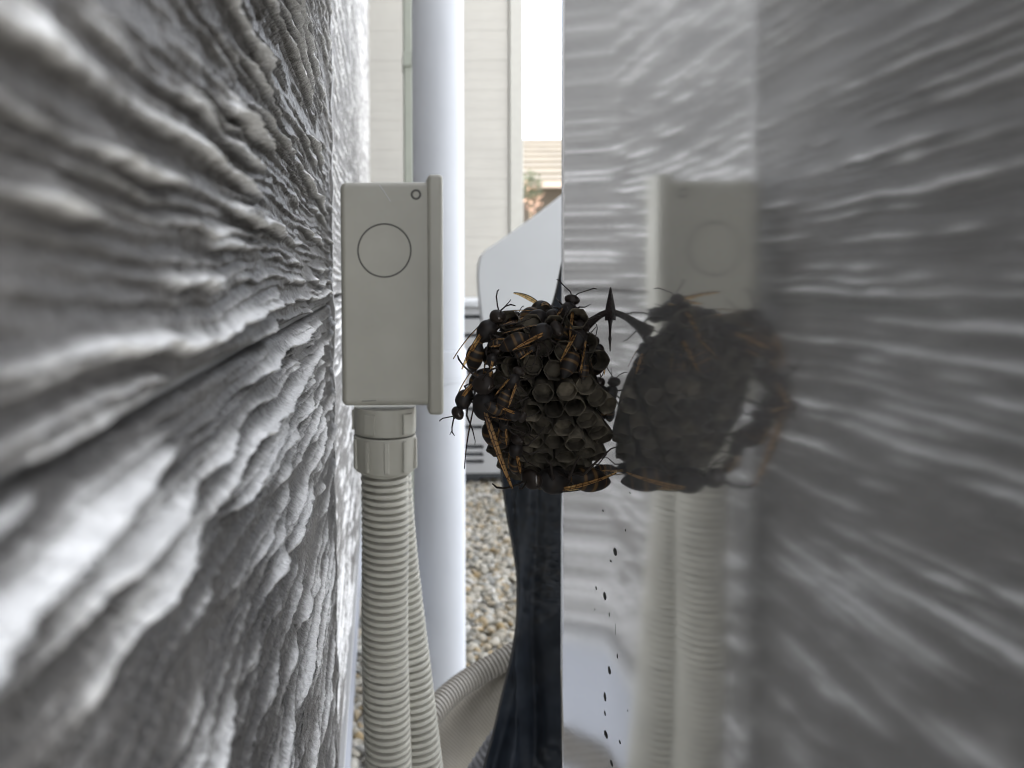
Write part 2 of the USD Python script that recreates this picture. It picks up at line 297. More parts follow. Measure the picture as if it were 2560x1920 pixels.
ring(961, 626, 66, 4.2, 'knockout_outline'); ring(1040, 486, 10.5, 5.5, 'screw_mark')
for (u0, v0, u1, v1, w) in ((948, 462, 976, 503, 3), (905, 1003, 940, 1001, 3)):
    obj('scratch', tube([at(u0, v0, BD - .0001), at((u0 + u1) / 2 + 1, (v0 + v1) / 2, BD - .0001), at(u1, v1, BD - .0001)], w * BD / F / 3, 6), board_look if v0 < 900 else mark_look, jb)
obj('mould_line', box(bx0 + .003, bx1 - .001, BD - .0002, BD + .001, at(900, 1000, BD)[2], at(900, 1001.5, BD)[2]), plast_look, jb)
gc = at(962, 1040, BD + .013); gx, gy = gc[0], BD + .013
k = gy / F
def gz(v): return at(962, v, gy)[2]
r1, r2 = 78 * k, 78 * k
obj('gland_collar', lathe([(0, gz(1080)), (r1 * .97, gz(1080)), (r1 * .99, gz(1078)), (r1 * .99, gz(1014)), (0, gz(1014))], (gx, gy, 0), 48), plast_look, jb, 30)
nut = lathe([(0, gz(1175)), (r2 * .88, gz(1175)), (r2 * .95, gz(1171)), (r2 * .965, gz(1160)), (r2 * 1.0, gz(1088)), (r2 * .985, gz(1084)), (0, gz(1084))], (gx, gy, 0), 48)
obj('gland_nut', nut, plast_look, jb, 30)
for q in range(10):
    t = q / 10 * 2 * np.pi + .35
    c = np.array([gx + math.cos(t) * r2 * .975, gy + math.sin(t) * r2 * .975])
    rb = box(-.0012, .0012, -.0012, .0012, gz(1165), gz(1090), .0005); rb.apply_transform(trimesh.transformations.rotation_matrix(t, (0, 0, 1))); rb.apply_translation((c[0], c[1], 0))
    obj('grip_rib', rb, plast_look, jb)
    if q % 2 == 0:
        c = np.array([gx + math.cos(t + .1) * r1 * .975, gy + math.sin(t + .1) * r1 * .975])
        rb = box(-.0012, .0012, -.003, .003, gz(1074), gz(1024), .0005); rb.apply_transform(trimesh.transformations.rotation_matrix(t + .1, (0, 0, 1))); rb.apply_translation((c[0], c[1], 0))
        obj('collar_rib', rb, plast_look, jb)
def corrugated(P, R, pitch, depth, seg=36, per=8, groove=.36):
    _, L = spline(P, 50); n = int(L / pitch * per); C, _ = spline(P, n)
    t = np.linspace(0, L / pitch, n) % 1
    prof = np.where(t < groove, 1 - np.sin(t / groove * np.pi) ** .35, 1 + 0 * t)
    hump = np.where(t >= groove, np.sin((t - groove) / (1 - groove) * np.pi) ** .25, 0)
    return tube(C, R - depth * (1 - .25 * hump) * (1 - np.clip(prof, 0, 1)) - .12 * depth * (1 - hump) * (t >= groove), seg)
KP = 0.00347
c1 = [at(960, 1165, gy), at(963, 1300, gy), at(962, 1500, gy), at(964, 1700, gy), at(972, 1950, gy), at(978, 2150, gy)]
t1 = thing('corrugated_conduit', 'thicker straight beige corrugated conduit running down from the junction box gland', 'conduit', c1[-1])
obj('tube', corrugated(c1, 60 * gy / F, KP, .0032), conduit_look, t1, 40)
g2 = gy + .0235; g3 = gy + .017
c2 = [at(966, 1120, g2), at(972, 1230, g2), at(992, 1450, g2), at(1016, 1650, (g2 + g3) / 2), at(1046, 1900, g3), at(1070, 2100, g3)]
t2 = thing('corrugated_conduit', 'slanting beige corrugated conduit half hidden behind the straight one', 'conduit', c2[-1])
obj('tube', corrugated(c2, 60 * g2 / F, KP, .0032), conduit_look, t2, 40)

# ------------------------------------------------------------------ white down pipe
PD = 0.815
pc = at(1096, 690, PD + .03); pr = 67 * PD / F
pipe = thing('down_pipe', 'white round plastic rainwater pipe standing behind the junction box', 'down pipe', (pc[0], PD + .03, 0))
def pz(v): return at(1096, v, PD)[2]
obj('lower_pipe', lathe([(pr, -.02), (pr, pz(945))], (pc[0], PD + .03, 0), 64), pipe_look, pipe, True)
obj('coupling', lathe([(pr - .001, pz(962)), (pr + .0012, pz(960)), (pr + .0012, pz(948)), (pr + .0018, pz(947)), (pr + .0018, pz(880)), (pr, pz(879))], (pc[0], PD + .03, 0), 64), pipe_look, pipe, 30)
obj('upper_pipe', lathe([(pr - .0006, pz(884)), (pr - .0006, 4.98)], (pc[0], PD + .03, 0), 64), pipe_look, pipe, True)
for zc in (0.95, 2.3):
    obj('bracket', cat(lathe([(pr, zc - .012), (pr + .0022, zc - .012), (pr + .0022, zc + .012), (pr, zc + .012)], (pc[0], PD + .03, 0), 48), box(-.026, pc[0] - pr, PD + .024, PD + .036, zc - .008, zc + .008)), unit_look, pipe, 30)
sx = at(1020, 690, 1.0)
sl = thing('thin_pipe', 'pale greenish thin square pipe just left of the white down pipe', 'pipe', (sx[0], 1.0, 0))
obj('shaft', box(at(1012, 690, 1.0)[0], at(1034, 690, 1.0)[0], 1.0, 1.03, -.02, 3.2, .002), plain('pale_green_look', (0.34, 0.355, 0.295), 0.5, 0.04), sl)
obj('clip', box(at(1010, 690, 1.0)[0], at(1036, 690, 1.0)[0], .997, 1.033, .78, .80, .001), plain('pale_green_clip_look', (0.31, 0.325, 0.27), 0.5, 0.04), sl)

# ------------------------------------------------------------------ hoses at the foot
hd = 0.56
h1 = [at(1010, 2160, .50), at(1062, 2010, .52), at(1120, 1895, .54), at(1180, 1812, .55), at(1250, 1745, .555), at(1340, 1690, .56), at(1480, 1640, .57)]
t = thing('insulated_pipe', 'thick taupe wrapped pipe bending up to the right at the foot of the picture', 'pipe', h1[0])
C, L = spline(h1, 700); rr = 0.0190 + .00014 * (np.sin(np.linspace(0, L / .0023, 700) * 2 * np.pi))
obj('wrap', tube(C, rr, 40), wrap_look, t, 60)
h2 = [at(1000, 1960, .47), at(1062, 1812, .50), at(1110, 1750, .52), at(1180, 1695, .54), at(1260, 1648, .55), at(1340, 1600, .56), at(1480, 1500, .57)]
t = thing('drain_hose', 'thin taupe corrugated hose lying above the thick wrapped pipe', 'hose', h2[0])
obj('tube', corrugated(h2, .0082, .0032, .0011, 28), hose_look, t, 40)
h3 = [at(1120, 2120, .47), at(1200, 1985, .475), at(1260, 1890, .48), at(1330, 1800, .485), at(1460, 1740, .49)]
t = thing('taped_pipe', 'dark grey cloth taped pipe half hidden in the black net at the foot', 'pipe', h3[0])
C, L = spline(h3, 300)
obj('wrap', tube(C, .0150 + .0003 * np.sin(np.linspace(0, L / .004, 300) * 2 * np.pi), 32), plain('dark_tape_look', (0.16, 0.16, 0.165), 0.7, 0.35, 120, .8, 700, .0008), t, 60)

# ------------------------------------------------------------------ black net behind the casing
left = np.array([dk(1226, 520), dk(1214, 570), dk(1199, 640), dk(1160, 740), dk(1105, 850), dk(1078, 930), dk(1080, 980), dk(1095, 1110), dk(1110, 1190), dk(1118, 1260), dk(1117, 1330), dk(1108, 1400), dk(1085, 1500), dk(1064, 1590), dk(1045, 1660), dk(1030, 1750), dk(1015, 1850)])
from scipy.interpolate import PchipInterpolator
lu = PchipInterpolator(left[:, 1], left[:, 0]); vv = np.linspace(left[0, 1], left[-1, 1], 140)
rows = []
for v in vv:
    s = np.linspace(0, 1, 70)
    u1 = 1500.0; uu = lu(v) + (u1 - lu(v)) * s
    dep = .432 - .022 * s + .006 * np.exp(-((uu - 1335 - 8 * math.sin(v / 90)) / 16) ** 2) + .0035 * np.sin(uu / 17 + v / 160) * np.exp(-((uu - 1300) / 60) ** 2) - .006 * np.exp(-(s / .10) ** 2) + .003 * np.sin(v / 130 + s * 3)
    dep = np.where(uu < 1290 + 5 * np.sin(v / 70), dep + .004 * np.sin((uu - lu(v)) / 14), dep)
    rows.append([at(u, v, d) for u, d in zip(uu, dep)])
A = np.array(rows); B = A + np.array([0, .0006, 0])
A[..., 1] += .0015 * (noise2(A[..., 0] * 60, A[..., 2] * 18, 41, 3) - .5); B[..., 1] += .0015 * (noise2(A[..., 0] * 60, A[..., 2] * 18, 41, 3) - .5)
net = thing('black_net', 'black mesh sheet hanging in folds behind the far edge of the casing', 'net', at(1380, 1400, .35))
obj('sheet', grid(A), net_look, net, True)
hem = A[:, 0]; obj('hem', tube(hem, .0007, 8), cable_look, net, True)

# ------------------------------------------------------------------ far side: cream house, outdoor unit, board, gravel
CD = 2.75
cr = at(1272, 690, CD)[0]
ch = thing('cream_house', 'cream house wall of narrow horizontal boards beyond the gap', 'house', (cr - 1.5, CD, 0))
hgt = .036; zz = 0.10; k = 0
while zz < 2.75:
    d = 0.0003 * (k % 3)
    obj('siding_board', box(-2.6, cr - .002, CD - .010 + d, CD + .02, zz, zz + hgt - .0004, .0), cream_look, ch); zz += hgt; k += 1
obj('wall', box(-3.0, cr, CD + .0205, CD + 4.0, 0.0, 4.0), cream_look, ch)
obj('corner_trim', box(cr, at(1306, 690, CD)[0], CD - .02, CD + .05, 0.0, 4.0, .004), trim_look, ch)
obj('foundation', box(-2.6, cr - .003, CD - .012, CD + .019, -.05, .097), conc_look, ch)
obj('roof', box(-3.3, cr + .12, CD - .5, CD + 4.4, 4.0, 4.12), roof_look, ch)
AD = 1.72
al, ar = at(1000, 690, AD)[0], at(1420, 690, AD)[0]
def az(v): return at(1200, v, AD)[2]
ac = thing('outdoor_unit', 'light grey outdoor air conditioner with dark horizontal slots on the gravel', 'air conditioner', ((al + ar) / 2, AD + .13, 0))
slots = [az(v) for v in (792, 838, 884, 930, 976, 1022, 1068, 1117, 1136, 1154)]
hs = 5.2 * AD / F
cuts = m3.Manifold.cube((ar - al, .26, az(768) - az(1183))).translate((al, AD, az(1183)))
sxr = at(1208, 690, AD)[0]
for zc in slots:
    cuts = cuts - m3.Manifold.cube((sxr - al - .012, .02, 2 * hs)).translate((al + .012, AD - .001, zc - hs))
obj('body', tm(cuts), unit_look, ac)
for zc in slots:
    obj('slot', box(al + .0125, sxr - .0005, AD + .012, AD + .0185, zc - hs + .0002, zc + hs - .0002), slot_look, ac)
obj('top_cover', box(al - .006, ar + .006, AD - .008, AD + .27, az(767), az(752), .002), board_look, ac)
obj('base_rail', box(al, ar, AD + .006, AD + .25, az(1196), az(1184)), slot_look, ac)
obj('foot', box(al, at(1200, 690, AD)[0], AD + .02, AD + .24, az(1216), az(1197)), slot_look, ac)
obj('foot', box(at(1330, 690, AD)[0], ar, AD + .02, AD + .24, az(1216), az(1197)), slot_look, ac)
slab = thing('concrete_slab', 'grey concrete slab under the outdoor air conditioner', 'slab', ((al + ar) / 2, AD + .13, 0))
obj('slab', box(al - .05, ar + .05, AD + .012, AD + .28, -.02, az(1217), .003), block_look, slab)
WD = 1.25
pts = [(1203, 900), (1207, 800), (1200, 740), (1197, 690), (1199, 660), (1205, 640), (1222, 622), (1250, 604), (1300, 568), (1360, 525), (1412, 484), (1470, 440), (1560, 380), (1640, 380), (1640, 900)]
P3 = np.array([at(u, v, WD)[[0, 2]] for u, v in pts])
from shapely.geometry import Polygon
bd = trimesh.creation.extrude_polygon(Polygon(P3).buffer(-.002).buffer(.002), .03, engine='earcut')
bd.vertices = np.stack([bd.vertices[:, 0], WD + bd.vertices[:, 2], bd.vertices[:, 1]], -1); bd.invert()
wb = thing('white_board', 'pale grey plastic hood with a sloping top edge above the outdoor unit', 'hood', (P3[:, 0].mean(), WD, H))
obj('panel', bd, board_look, wb)
obj('arm', box(P3[:, 0].max() - .03, P3[:, 0].max() + .25, WD + .002, WD + .028, at(1300, 880, WD)[2], at(1300, 800, WD)[2], .004), board_look, wb)
obj('post', box(P3[:, 0].max() + .252, P3[:, 0].max() + .29, WD - .005, WD + .033, -.03, at(1300, 380, WD)[2], .004), board_look, wb)

# gravel: stones nobody could count
st = trimesh.creation.icosphere(1, 1.0); sv, sf = st.vertices, st.faces
n = 9000; VS, FS = [], []
gx_ = rng.uniform(-.10, .42, n); gy_ = rng.uniform(.72, 1.78, n)
q = trimesh.transformations
for i in range(n):
    r = rng.uniform(.0035, .0085); R = q.random_rotation_matrix(rng.random(3))[:3, :3]
    v = sv * (1 + .45 * (meshkit.noise(sv * 1.3 + i * 3.7) - .5))[:, None] * np.array([1.25, .95, .62]) * r
    v = v @ R.T; v[:, 2] *= .8
    VS.append(v + [gx_[i], gy_[i], GZ + .002 + .006 * rng.random()]); FS.append(sf + 42 * i)
tones = np.repeat(rng.random(n), 42).astype(np.float32)
gv = obj('gravel', trimesh.Trimesh(np.vstack(VS), np.vstack(FS), process=False), stone_look, None, True)
UsdGeom.PrimvarsAPI(gv).CreatePrimvar('stone_tone', Sdf.ValueTypeNames.FloatArray, 'vertex').Set(Vt.FloatArray.FromNumpy(tones))
tag(gv, 'loose pale and ochre gravel covering the ground beyond the gap', 'gravel', None, 'stuff')

# distant neighbour house across the open ground
ND = 13.0
def nz(v): return at(1350, v, ND)[2]
nx0, nx1 = -1.0, 9.0
nb = thing('neighbour_house', 'sunlit tan neighbouring house far off under the bright sky', 'house', (4, ND + 3, 0))
obj('wall', box(nx0 + .5, nx1 - .5, ND, ND + 7, -.05, nz(462)), hwall_look, nb)
zt, zb = at(1350, 347, ND + 3.2)[2], at(1350, 452, ND - .6)[2]
roofm = trimesh.Trimesh([(nx0, ND - .6, zb), (nx1, ND - .6, zb), (nx1, ND + 3.2, zt), (nx0, ND + 3.2, zt), (nx0, ND + 7.5, zb), (nx1, ND + 7.5, zb), (nx0, ND - .6, zb - .1), (nx1, ND - .6, zb - .1), (nx1, ND + 7.5, zb - .1), (nx0, ND + 7.5, zb - .1)],
    [(0, 1, 2), (0, 2, 3), (3, 2, 5), (3, 5, 4), (0, 6, 7), (0, 7, 1), (6, 9, 8), (6, 8, 7), (0, 3, 4), (0, 4, 9), (0, 9, 6), (1, 5, 2), (1, 8, 5), (1, 7, 8), (4, 5, 8), (4, 8, 9)], process=False)
obj('roof', roofm, roof_look, nb)
for k in range(8):
    t0 = k / 8; y_ = ND - .6 + 3.8 * t0; z_ = zb + (zt - zb) * t0
    obj('roof_course', cat(box(nx0, nx1, y_, y_ + .05, z_ + .006, z_ + .035)), roof_look, nb)
obj('gutter', box(nx0, nx1, ND - .72, ND - .605, zb - .13, zb - .02, .01), plain('gutter_look', (0.2, 0.16, 0.13), .5, .1), nb)
for a in (1.6, 3.2, 5.2):
    w = obj('window', box(a, a + .8, ND - .03, ND - .002, .9, 1.7), board_look, nb); obj('pane', box(a + .05, a + .75, ND - .036, ND - .0305, .95, 1.65), glass_look, w)
# flowering shrub in front of it
c = at(1326, 468, 9.0)
sh = thing('flowering_shrub', 'small green shrub with pink and white flowers in front of the tan house', 'shrub', (c[0], 9.0, 0))
obj('trunk', tube([(c[0], 9, -.05), (c[0] + .02, 9.02, .7), (c[0], 9, c[2] - .1)], [.035, .028, .015], 10), plain('bark_look', (.12, .09, .06), .9, .3), sh, True)
for nm, cnt, mt, zoff in (('leaves', 500, leaf_look, .0), ('flowers', 120, bloom_look, -.12)):
    VS = []
    for i in range(cnt):
        d = rng.normal(size=3); d /= np.linalg.norm(d); p = np.array([c[0], 9.0, c[2] + zoff]) + d * rng.random() ** .4 * np.array([.16, .16, .2])
        a_, b_ = rng.normal(size=3), rng.normal(size=3); a_ /= np.linalg.norm(a_); b_ /= np.linalg.norm(b_)
        VS += [p - a_ * .03, p + b_ * .018, p + a_ * .03]
    obj(nm, trimesh.Trimesh(np.array(VS), np.arange(3 * cnt).reshape(-1, 3), process=False), mt, sh, kind='stuff')
# overhead cable
for (v, r) in ((118, .012), (143, .009)):
    P = [at(900 + 1000 * s, v + 26 * (2 * s - 1) ** 2 * 0 + (s - .5) * 14, 18) + np.array([0, 0, -.15 * (1 - (2 * s - 1) ** 2)]) for s in np.linspace(0, 1, 12)]
    tag(obj('overhead_cable', tube(P, r, 8), cable_look, None, True), 'upper dark cable crossing the bright sky' if v < 130 else 'lower thin cable crossing the bright sky', 'cable')

# ------------------------------------------------------------------ the paper nest
ND_ = 0.258
C0 = at(1362, 990, ND_)
ax = np.array([-.22, -.86, -.44]); ax /= np.linalg.norm(ax)            # the way the cells open
su = np.cross(ax, [0, 0, 1.0]); su /= np.linalg.norm(su)
if su[0] < 0: su = -su
sv_ = np.cross(su, ax)
if sv_[2] < 0: sv_ = -sv_
nest = thing('paper_nest', 'dark grey paper wasp nest of open cells hanging from the glossy casing by a stalk', 'wasp nest', C0)
SP = .0064
cells = []
for i in range(-6, 7):
    for j in range(-7, 8):
        a_ = (i + .5 * (j % 2)) * SP; b_ = j * SP * .866
        a_ += rng.normal() * .00025; b_ += rng.normal() * .00025
        if (a_ / .0200) ** 2 + (b_ / .0325) ** 2 < 1: cells.append((a_, b_))
def hexring(c, r, d1, d2, n=18, ph=0, sq=.55):
    t = np.arange(n) / n * 2 * np.pi
    hexr = np.cos(np.pi / 6) / np.cos((t % (np.pi / 3)) - np.pi / 6)
    rr = r * (hexr * sq + (1 - sq))
    return c + (np.cos(t + ph) * rr)[:, None] * d1 + (np.sin(t + ph) * rr)[:, None] * d2
for (a_, b_) in cells:
    q_ = (a_ / .0200) ** 2 + (b_ / .0325) ** 2
    Lc = .0215 - .0085 * q_ + rng.normal() * .0011
    base = C0 - ax * .006 + su * a_ * .74 + sv_ * b_ * .74 + ax * (-.001 + .004 * (1 - q_))
    top = base + su * a_ * .36 + sv_ * b_ * .50 + ax * Lc
    d = (top - base); d /= np.linalg.norm(d)
    d1 = su - d * (su @ d); d1 /= np.linalg.norm(d1); d2 = np.cross(d, d1)
    rings = []; nl = 9
    for k in range(nl + 1):
        t = k / nl; r = (.0026 + .0009 * min(1, t * 1.3)) * (1 + rng.normal() * .012)
        c = base + (top - base) * t
        rg = hexring(c, r, d1, d2)
        if k == nl: rg = rg + d * (rng.normal(size=18) * .00014)[:, None]
        rings.append(rg)
    inner = []
    fl = .3 if rng.random() < .52 else .84
    for t, sh_ in ((1.0, .92), (.95, .9), (.9, .89), (fl, .86)):
        c = base + (top - base) * t; r = (.0026 + .0009 * min(1, t * 1.3)) * sh_
        inner.append(hexring(c, r, d1, d2) + (rng.normal(size=18) * .0001)[:, None] * d if t < 1 else hexring(c - d * .0001, r, d1, d2) + 0)
    allr = np.array(rings + inner); m = len(allr); sN = 18
    ii, jj = np.meshgrid(np.arange(m - 1), np.arange(sN), indexing='ij'); kk = (jj + 1) % sN
    qd = np.stack([ii * sN + jj, ii * sN + kk, (ii + 1) * sN + kk, (ii + 1) * sN + jj], -1).reshape(-1, 4)
    Vc = np.vstack([allr.reshape(-1, 3), [base], [base + (top - base) * (fl - .02 if fl < .5 else .90)]])
    s_ = np.arange(sN); s2 = (s_ + 1) % sN; nb_ = m * sN; Lq = (m - 1) * sN
    f = np.vstack([qd[:, [0, 1, 2]], qd[:, [0, 2, 3]], np.stack([s2, s_, np.full(sN, nb_)], 1), np.stack([Lq + s_, Lq + s2, np.full(sN, nb_ + 1)], 1)])
    obj('cell', trimesh.Trimesh(Vc, f, process=False), paper_look, nest, 50)
# domed back of the comb
t = np.linspace(0, 1, 14); ph = np.linspace(0, 2 * np.pi, 40)
rows = []
for s in t:
    r = np.sin(s * np.pi / 2); hgt_ = np.cos(s * np.pi / 2)
    rows.append([C0 - ax * (.004 + .009 * hgt_) + su * math.cos(p) * r * .0180 + sv_ * math.sin(p) * r * .0275 for p in ph])
bk = np.array(rows); bk += (.0012 * (meshkit.fbm(bk * 260, 3, 5) - .5))[..., None]
bm = grid(bk); obj('comb_back', cat(bm, trimesh.Trimesh(bm.vertices + ax * .0006, bm.faces[:, ::-1], process=False)), paper_look, nest, True)
# stalk that fixes it to the casing
pa = on_panel(1526, 786); cb = at(1468, 812, pa[1] - .002)
stalk = [cb + np.array([-.004, 0, -.003]), cb, (cb * .5 + pa * .5) + np.array([0, 0, .0012]), pa + np.array([-.0012, 0, .0004]), pa]
Cs, _ = spline(stalk, 30); rs = np.interp(np.linspace(0, 1, 30), [0, .3, .6, .85, 1], [.0030, .0018, .0012, .0011, .0024])
obj('stalk', tube(Cs, rs, 16), stalk_look, nest, True)
spk = [pa + np.array([-.0002, 0, -.0018]), pa + np.array([-.0006, 0, .002]), pa + np.array([-.0005, 0, .0055]), pa + np.array([-.0001, 0, .0095])]
Cs, _ = spline(spk, 20); obj('stalk_foot', tube(Cs, np.interp(np.linspace(0, 1, 20), [0, .25, .6, 1], [.0017, .0013, .0006, .0001]), 12), stalk_look, nest, True)
spk = [pa + np.array([-.0002, 0, -.0015]), pa + np.array([-.00015, 0.0003, -.008]), pa + np.array([-.0001, 0, -.013])]
Cs, _ = spline(spk, 20); obj('stalk_drip', tube(Cs, np.interp(np.linspace(0, 1, 20), [0, .2, .5, .62, .7, 1], [.0008, .0004, .0002, .0005, .0003, .0001]), 8), stalk_look, nest, True)

# ------------------------------------------------------------------ wasps
def wasp(label, head, tail, upv, bend=.35, spread=8, wing_len=.62, leg_seed=0, lift=8, ant=.3, wings=(1, 1)):
    """head, tail: (zoom x, zoom y, depth) in the enlarged view of the nest; upv: towards the wasp's back"""
    def zp(p): return at(1080 + p[0] * 840 / 2212, 660 + p[1] * 840 / 2212, p[2])
    Hd, Tl = zp(head), zp(tail); X = Hd - Tl; L = np.linalg.norm(X); X /= L
    Z = np.array(upv, float); Z -= X * (Z @ X); Z /= np.linalg.norm(Z); Y = np.cross(Z, X)
    L = L * (1.22 + .08 * bend)
    org = (Hd + Tl) / 2
    R = np.stack([X, Y, Z], 1)
    lr = np.random.default_rng(100 + leg_seed)
    wv = thing('paper_wasp', label, 'wasp', org, 'paper wasps clustered on the nest')
    def place(v): return (np.asarray(v) * L) @ R.T + org
    # continuous loft from sting to face: x, half width, half height, z
    secs = [(-.50, .004, .004, 0), (-.485, .024, .024, 0), (-.45, .056, .055, 0), (-.40, .088, .087, 0), (-.34, .112, .110, 0), (-.28, .124, .122, .002), (-.22, .124, .122, .004), (-.165, .112, .112, .004), (-.12, .088, .09, .002), (-.085, .060, .064, 0),
            (-.06, .036, .042, -.004), (-.04, .030, .036, -.006), (-.015, .046, .054, -.004), (.02, .086, .094, 0), (.06, .110, .118, .006), (.11, .120, .130, .012), (.17, .124, .130, .012), (.225, .116, .120, .008), (.265, .094, .094, 0), (.29, .064, .064, -.004),
            (.302, .058, .056, -.004), (.315, .086, .072, -.006), (.345, .116, .090, -.01), (.385, .126, .100, -.016), (.42, .118, .096, -.024), (.45, .088, .076, -.032), (.47, .048, .044, -.038), (.478, .006, .006, -.04)]
    n = 20; tt = np.arange(n) / n * 2 * np.pi; rings = []
    for (sx_, w_, h_, z_) in secs:
        c_ = np.array([sx_, 0, z_]); e1, e3 = np.array([0, 1.0, 0]), np.array([0, 0, 1.0])
        if sx_ < -.03:
            g = min(1, (-.03 - sx_) / .47); ang = bend * (.35 + .65 * g)
            s1 = -(sx_ + .03); nx, nz_ = -.03 - s1 * math.cos(ang), z_ - s1 * math.sin(ang)
            c_ = np.array([nx, 0, nz_]); e3 = np.array([-math.sin(ang), 0, math.cos(ang)])
            seg_ = .0
            w_ *= 1 + .035 * math.cos((sx_ + .06) / .065 * 2 * np.pi)
        rings.append(c_ + np.cos(tt)[:, None] * w_ * e1 + np.sin(tt)[:, None] * h_ * e3)
    A_ = np.array(rings); m = len(A_)
    # finer along the length
    from scipy.interpolate import CubicSpline, PchipInterpolator as PI_
    par = np.linspace(0, m - 1, 70); A_ = PI_(np.arange(m), A_.reshape(m, -1))(par).reshape(-1, n, 3); xs = np.interp(par, np.arange(m), [s[0] for s in secs]); m = len(A_)
    ii, jj = np.meshgrid(np.arange(m - 1), np.arange(n), indexing='ij'); kk = (jj + 1) % n
    qd = np.stack([ii * n + jj, ii * n + kk, (ii + 1) * n + kk, (ii + 1) * n + jj], -1).reshape(-1, 4)
    Vb = np.vstack([A_.reshape(-1, 3), [A_[0].mean(0)], [A_[-1].mean(0)]]); s_ = np.arange(n); s2 = (s_ + 1) % n
    fb = np.vstack([qd[:, [0, 1, 2]], qd[:, [0, 2, 3]], np.stack([s2, s_, np.full(n, m * n)], 1), np.stack([(m - 1) * n + s_, (m - 1) * n + s2, np.full(n, m * n + 1)], 1)])
    bodym = trimesh.Trimesh(Vb, fb, process=False)
    if bodym.volume < 0: bodym.invert()
    body_m = m3.Manifold(m3.Mesh(vert_properties=np.asarray(bodym.vertices, np.float32), tri_verts=np.asarray(bodym.faces, np.uint32)))
    parts = [body_m]
    def limb(Pts, rad):
        for (p0, p1, ra, rb_) in zip(Pts[:-1], Pts[1:], rad[:-1], rad[1:]):
            parts.append(m3.Manifold.batch_hull([m3.Manifold.sphere(ra, 8).translate(tuple(map(float, p0))), m3.Manifold.sphere(rb_, 8).translate(tuple(map(float, p1)))]))
    for sgn in (-1, 1):
        for (x0, dx) in ((.21, .20), (.13, .02), (.06, -.20)):
            dx = dx + lr.normal() * .05; o = 1 + lr.normal() * .15
            p0 = np.array([x0, sgn * .05, -.075]); p1 = p0 + np.array([dx * .45, sgn * .15 * o, .035 + .03 * lr.random()]); p2 = p1 + np.array([dx * .55, sgn * .09 * o, -.14]); p3 = p2 + np.array([dx * .5, sgn * .05, -.06 + .03 * lr.normal()]); p4 = p3 + np.array([dx * .2, sgn * .02, -.015])
            limb([p0, p1, p2, p3, p4], [.017, .016, .0105, .007, .005])
        sp_ = ant + lr.normal() * .08
        a0 = np.array([.455, sgn * .028, -.005]); a1 = a0 + np.array([.045, sgn * .04, .035]); a2 = a1 + np.array([.09, sgn * (.06 + .1 * sp_), .03]); a3 = a2 + np.array([.06, sgn * .07, -.01]); a4 = a3 + np.array([.02, sgn * .05, -.035])
        limb([a0, a1, a2, a3, a4], [.0105, .010, .0105, .011, .007])
    full = tm(m3.Manifold.batch_boolean(parts, m3.OpType.Add))
    v = np.asarray(full.vertices)
    # tone: dark thorax, banded gaster, lighter head and legs
    from scipy.spatial import cKDTree
    dist, idx = cKDTree(A_.reshape(-1, 3)).query(v); xx = xs[idx // n]
    tone = np.where(xx > .31, .42, np.where(xx > -.03, .12 + .25 * (np.abs(xx - .20) < .02) + .2 * (np.abs(xx - .02) < .014), np.where(np.mod(xx * 8.2 + .35, 1) < .30, .85, .10)))
    tone = np.where(dist > .012, .40, tone)
    sm = meshkit.arrays(full, 50) if False else None
    vw = place(v)
    bp = usdkit.mesh(stage, str(wv.GetPath()) + '/body', trimesh.Trimesh(vw - org, full.faces, process=False), wasp_look, True)
    UsdGeom.PrimvarsAPI(bp).CreatePrimvar('tone', Sdf.ValueTypeNames.FloatArray, 'vertex').Set(Vt.FloatArray.FromNumpy(tone.astype(np.float32)))
    for sgn in (-1, 1):
        e = trimesh.creation.icosphere(2, 1.0); e.apply_scale([.034, .022, .052]); e.apply_translation([.385, sgn * .108, -.012])
        e.vertices = place(e.vertices); obj('eye', e, eye_look, wv, True)
    for sgn, on in zip((-1, 1), wings):
        if not on: continue
        u_ = np.linspace(0, 1, 26)
        wid = .062 * np.sin(np.clip(u_ * 1.02, 0, 1) ** .75 * np.pi) ** .55 * (1 - .25 * u_) + .006
        an = math.radians(spread + lr.normal() * 4); li = math.radians(lift + lr.normal() * 3)
        dirw = np.array([-math.cos(an) * math.cos(li), sgn * math.sin(an), math.sin(li)]); side = np.array([-math.sin(an) * .3, sgn * math.cos(an), -.75]); side /= np.linalg.norm(side)
        root = np.array([.17, sgn * .07, .10]); ln = wing_len * (1 + .05 * lr.normal())
        V_ = np.array([[root + dirw * ln * a_ + side * w_ * (c_ - .35) + np.array([0, 0, -.10 * a_ ** 2 * (1 if lift < 20 else .3)]) + np.array([0, 0, .008 * math.sin(c_ * 6)]) for c_ in np.linspace(0, 1, 7)] for a_, w_ in zip(u_, wid)])
        g_ = grid(V_); g_.vertices = place(g_.vertices)
        w1 = obj('wing', g_, wing_look, wv, True)
        obj('wing_vein', tube(place(V_[:, 0]), .0055 * L, 6), stalk_look, w1, True)
        obj('wing_vein', tube(place(V_[:20, 3] + [0, 0, .002]), .003 * L, 5), stalk_look, w1, True)

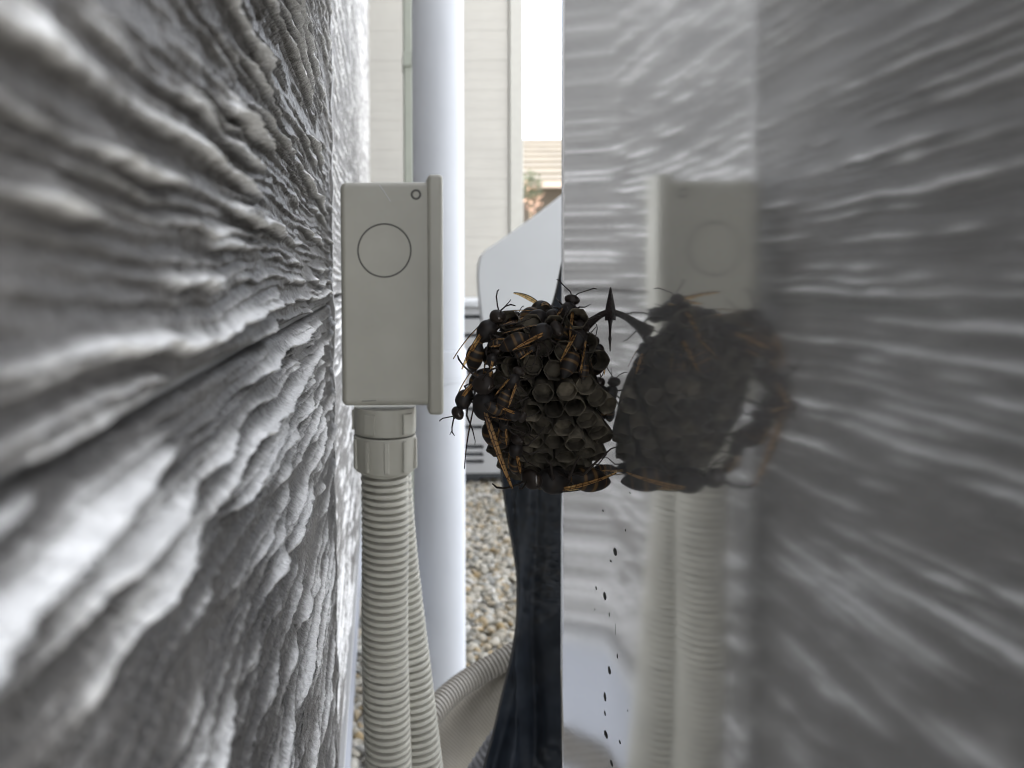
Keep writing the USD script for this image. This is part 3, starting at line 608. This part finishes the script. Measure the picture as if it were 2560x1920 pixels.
wasp('topmost wasp, its head and both antennae raised against the casing', (925, 225, .244), (830, 500, .238), (-.35, -.9, .2), .25, 10, .6, 1, 10, 1.0)
wasp('hunched dark wasp forming the rounded lump on top of the nest', (770, 330, .268), (600, 285, .250), (-.1, -.3, 1), 1.15, 14, .55, 2, 12)
wasp('wasp at the upper left whose pointed abdomen hangs down past the nest edge', (430, 335, .242), (228, 660, .246), (-.8, -.35, .4), .30, 5, .66, 3, 4, .4)
wasp('wasp stretched across the upper left with one amber wing raised outward', (800, 335, .244), (470, 400, .248), (-.1, -.5, .9), .2, 9, .80, 4, 4)
wasp('wasp with a striped abdomen lying across the comb below the top row', (830, 420, .234), (480, 520, .232), (-.1, -.8, .6), .3, 7, .55, 5, 6)
wasp('wasp on the right edge of the nest clinging beside the casing', (1075, 500, .246), (1125, 710, .250), (.75, -.5, .3), .35, 5, .55, 6, 4)
wasp('wasp low on the right side squeezed between comb and casing', (1110, 770, .262), (1140, 1020, .264), (.8, -.5, .1), .3, 4, .5, 7, 3)
wasp('wasp on the far left facing down with its face and antennae against the white pipe', (160, 985, .246), (330, 690, .246), (-.85, -.3, .35), .3, 6, .5, 8, 6, .7)
wasp('wasp on the lower left with its abdomen curling down and an amber wing hanging free', (330, 790, .236), (405, 1225, .244), (-.75, -.6, -.1), .40, 16, .92, 9, 8, wings=(1, 1))
wasp('wasp with bent legs in the left middle of the comb', (575, 700, .226), (450, 930, .224), (-.3, -.95, .1), .3, 6, .55, 10, 5)
wasp('wasp with yellow bands backing out of a cell at the left centre', (600, 1010, .230), (380, 950, .226), (-.3, -.9, -.1), .35, 7, .5, 11, 5)
wasp('wasp lying along the underside of the nest with its head to the left', (640, 1430, .244), (1125, 1400, .252), (.05, -.25, -1), -.12, 4, .62, 12, 4, .5)
wasp('wasp hanging head up under the lower left rim of the comb', (560, 1150, .240), (540, 1380, .246), (-.6, -.7, -.3), .25, 5, .5, 13, 4)
wasp('wasp tucked under the lower right rim of the nest', (960, 1330, .262), (1150, 1365, .266), (.1, -.5, -.7), .15, 5, .5, 14, 4)
wasp('wasp in the dark upper middle of the nest just under the topmost head', (985, 400, .240), (900, 700, .230), (.1, -.95, .2), .3, 8, .55, 15, 5)
wasp('wasp crouched on the crown of the nest between the lump and the topmost wasp', (760, 440, .243), (600, 400, .246), (-.2, -.6, .8), .3, 9, .6, 16, 6)
wasp('wasp with its back to the camera just above the first open cells', (700, 540, .232), (560, 600, .230), (-.2, -.9, .4), .3, 7, .55, 17, 5)
wasp('wasp lying upright on the right shoulder of the comb below the stalk', (985, 520, .240), (1010, 740, .236), (.4, -.9, .1), .25, 6, .55, 18, 5)
wasp('wasp at the left rim between the hanging abdomen and the far left face', (420, 560, .238), (350, 780, .238), (-.7, -.7, .2), .3, 7, .55, 19, 5)
wasp('wasp crossing the top ridge behind the raised amber wing', (560, 330, .262), (360, 420, .262), (-.4, -.2, .9), .3, 12, .7, 20, 8)
wasp('wasp on the upper left shoulder of the comb with a bent abdomen', (560, 520, .234), (380, 520, .236), (-.5, -.8, .4), .5, 7, .55, 21, 5)
wasp('wasp at the lower left rim above the hanging one', (480, 1000, .232), (470, 1180, .236), (-.5, -.85, -.2), .3, 7, .55, 22, 5)
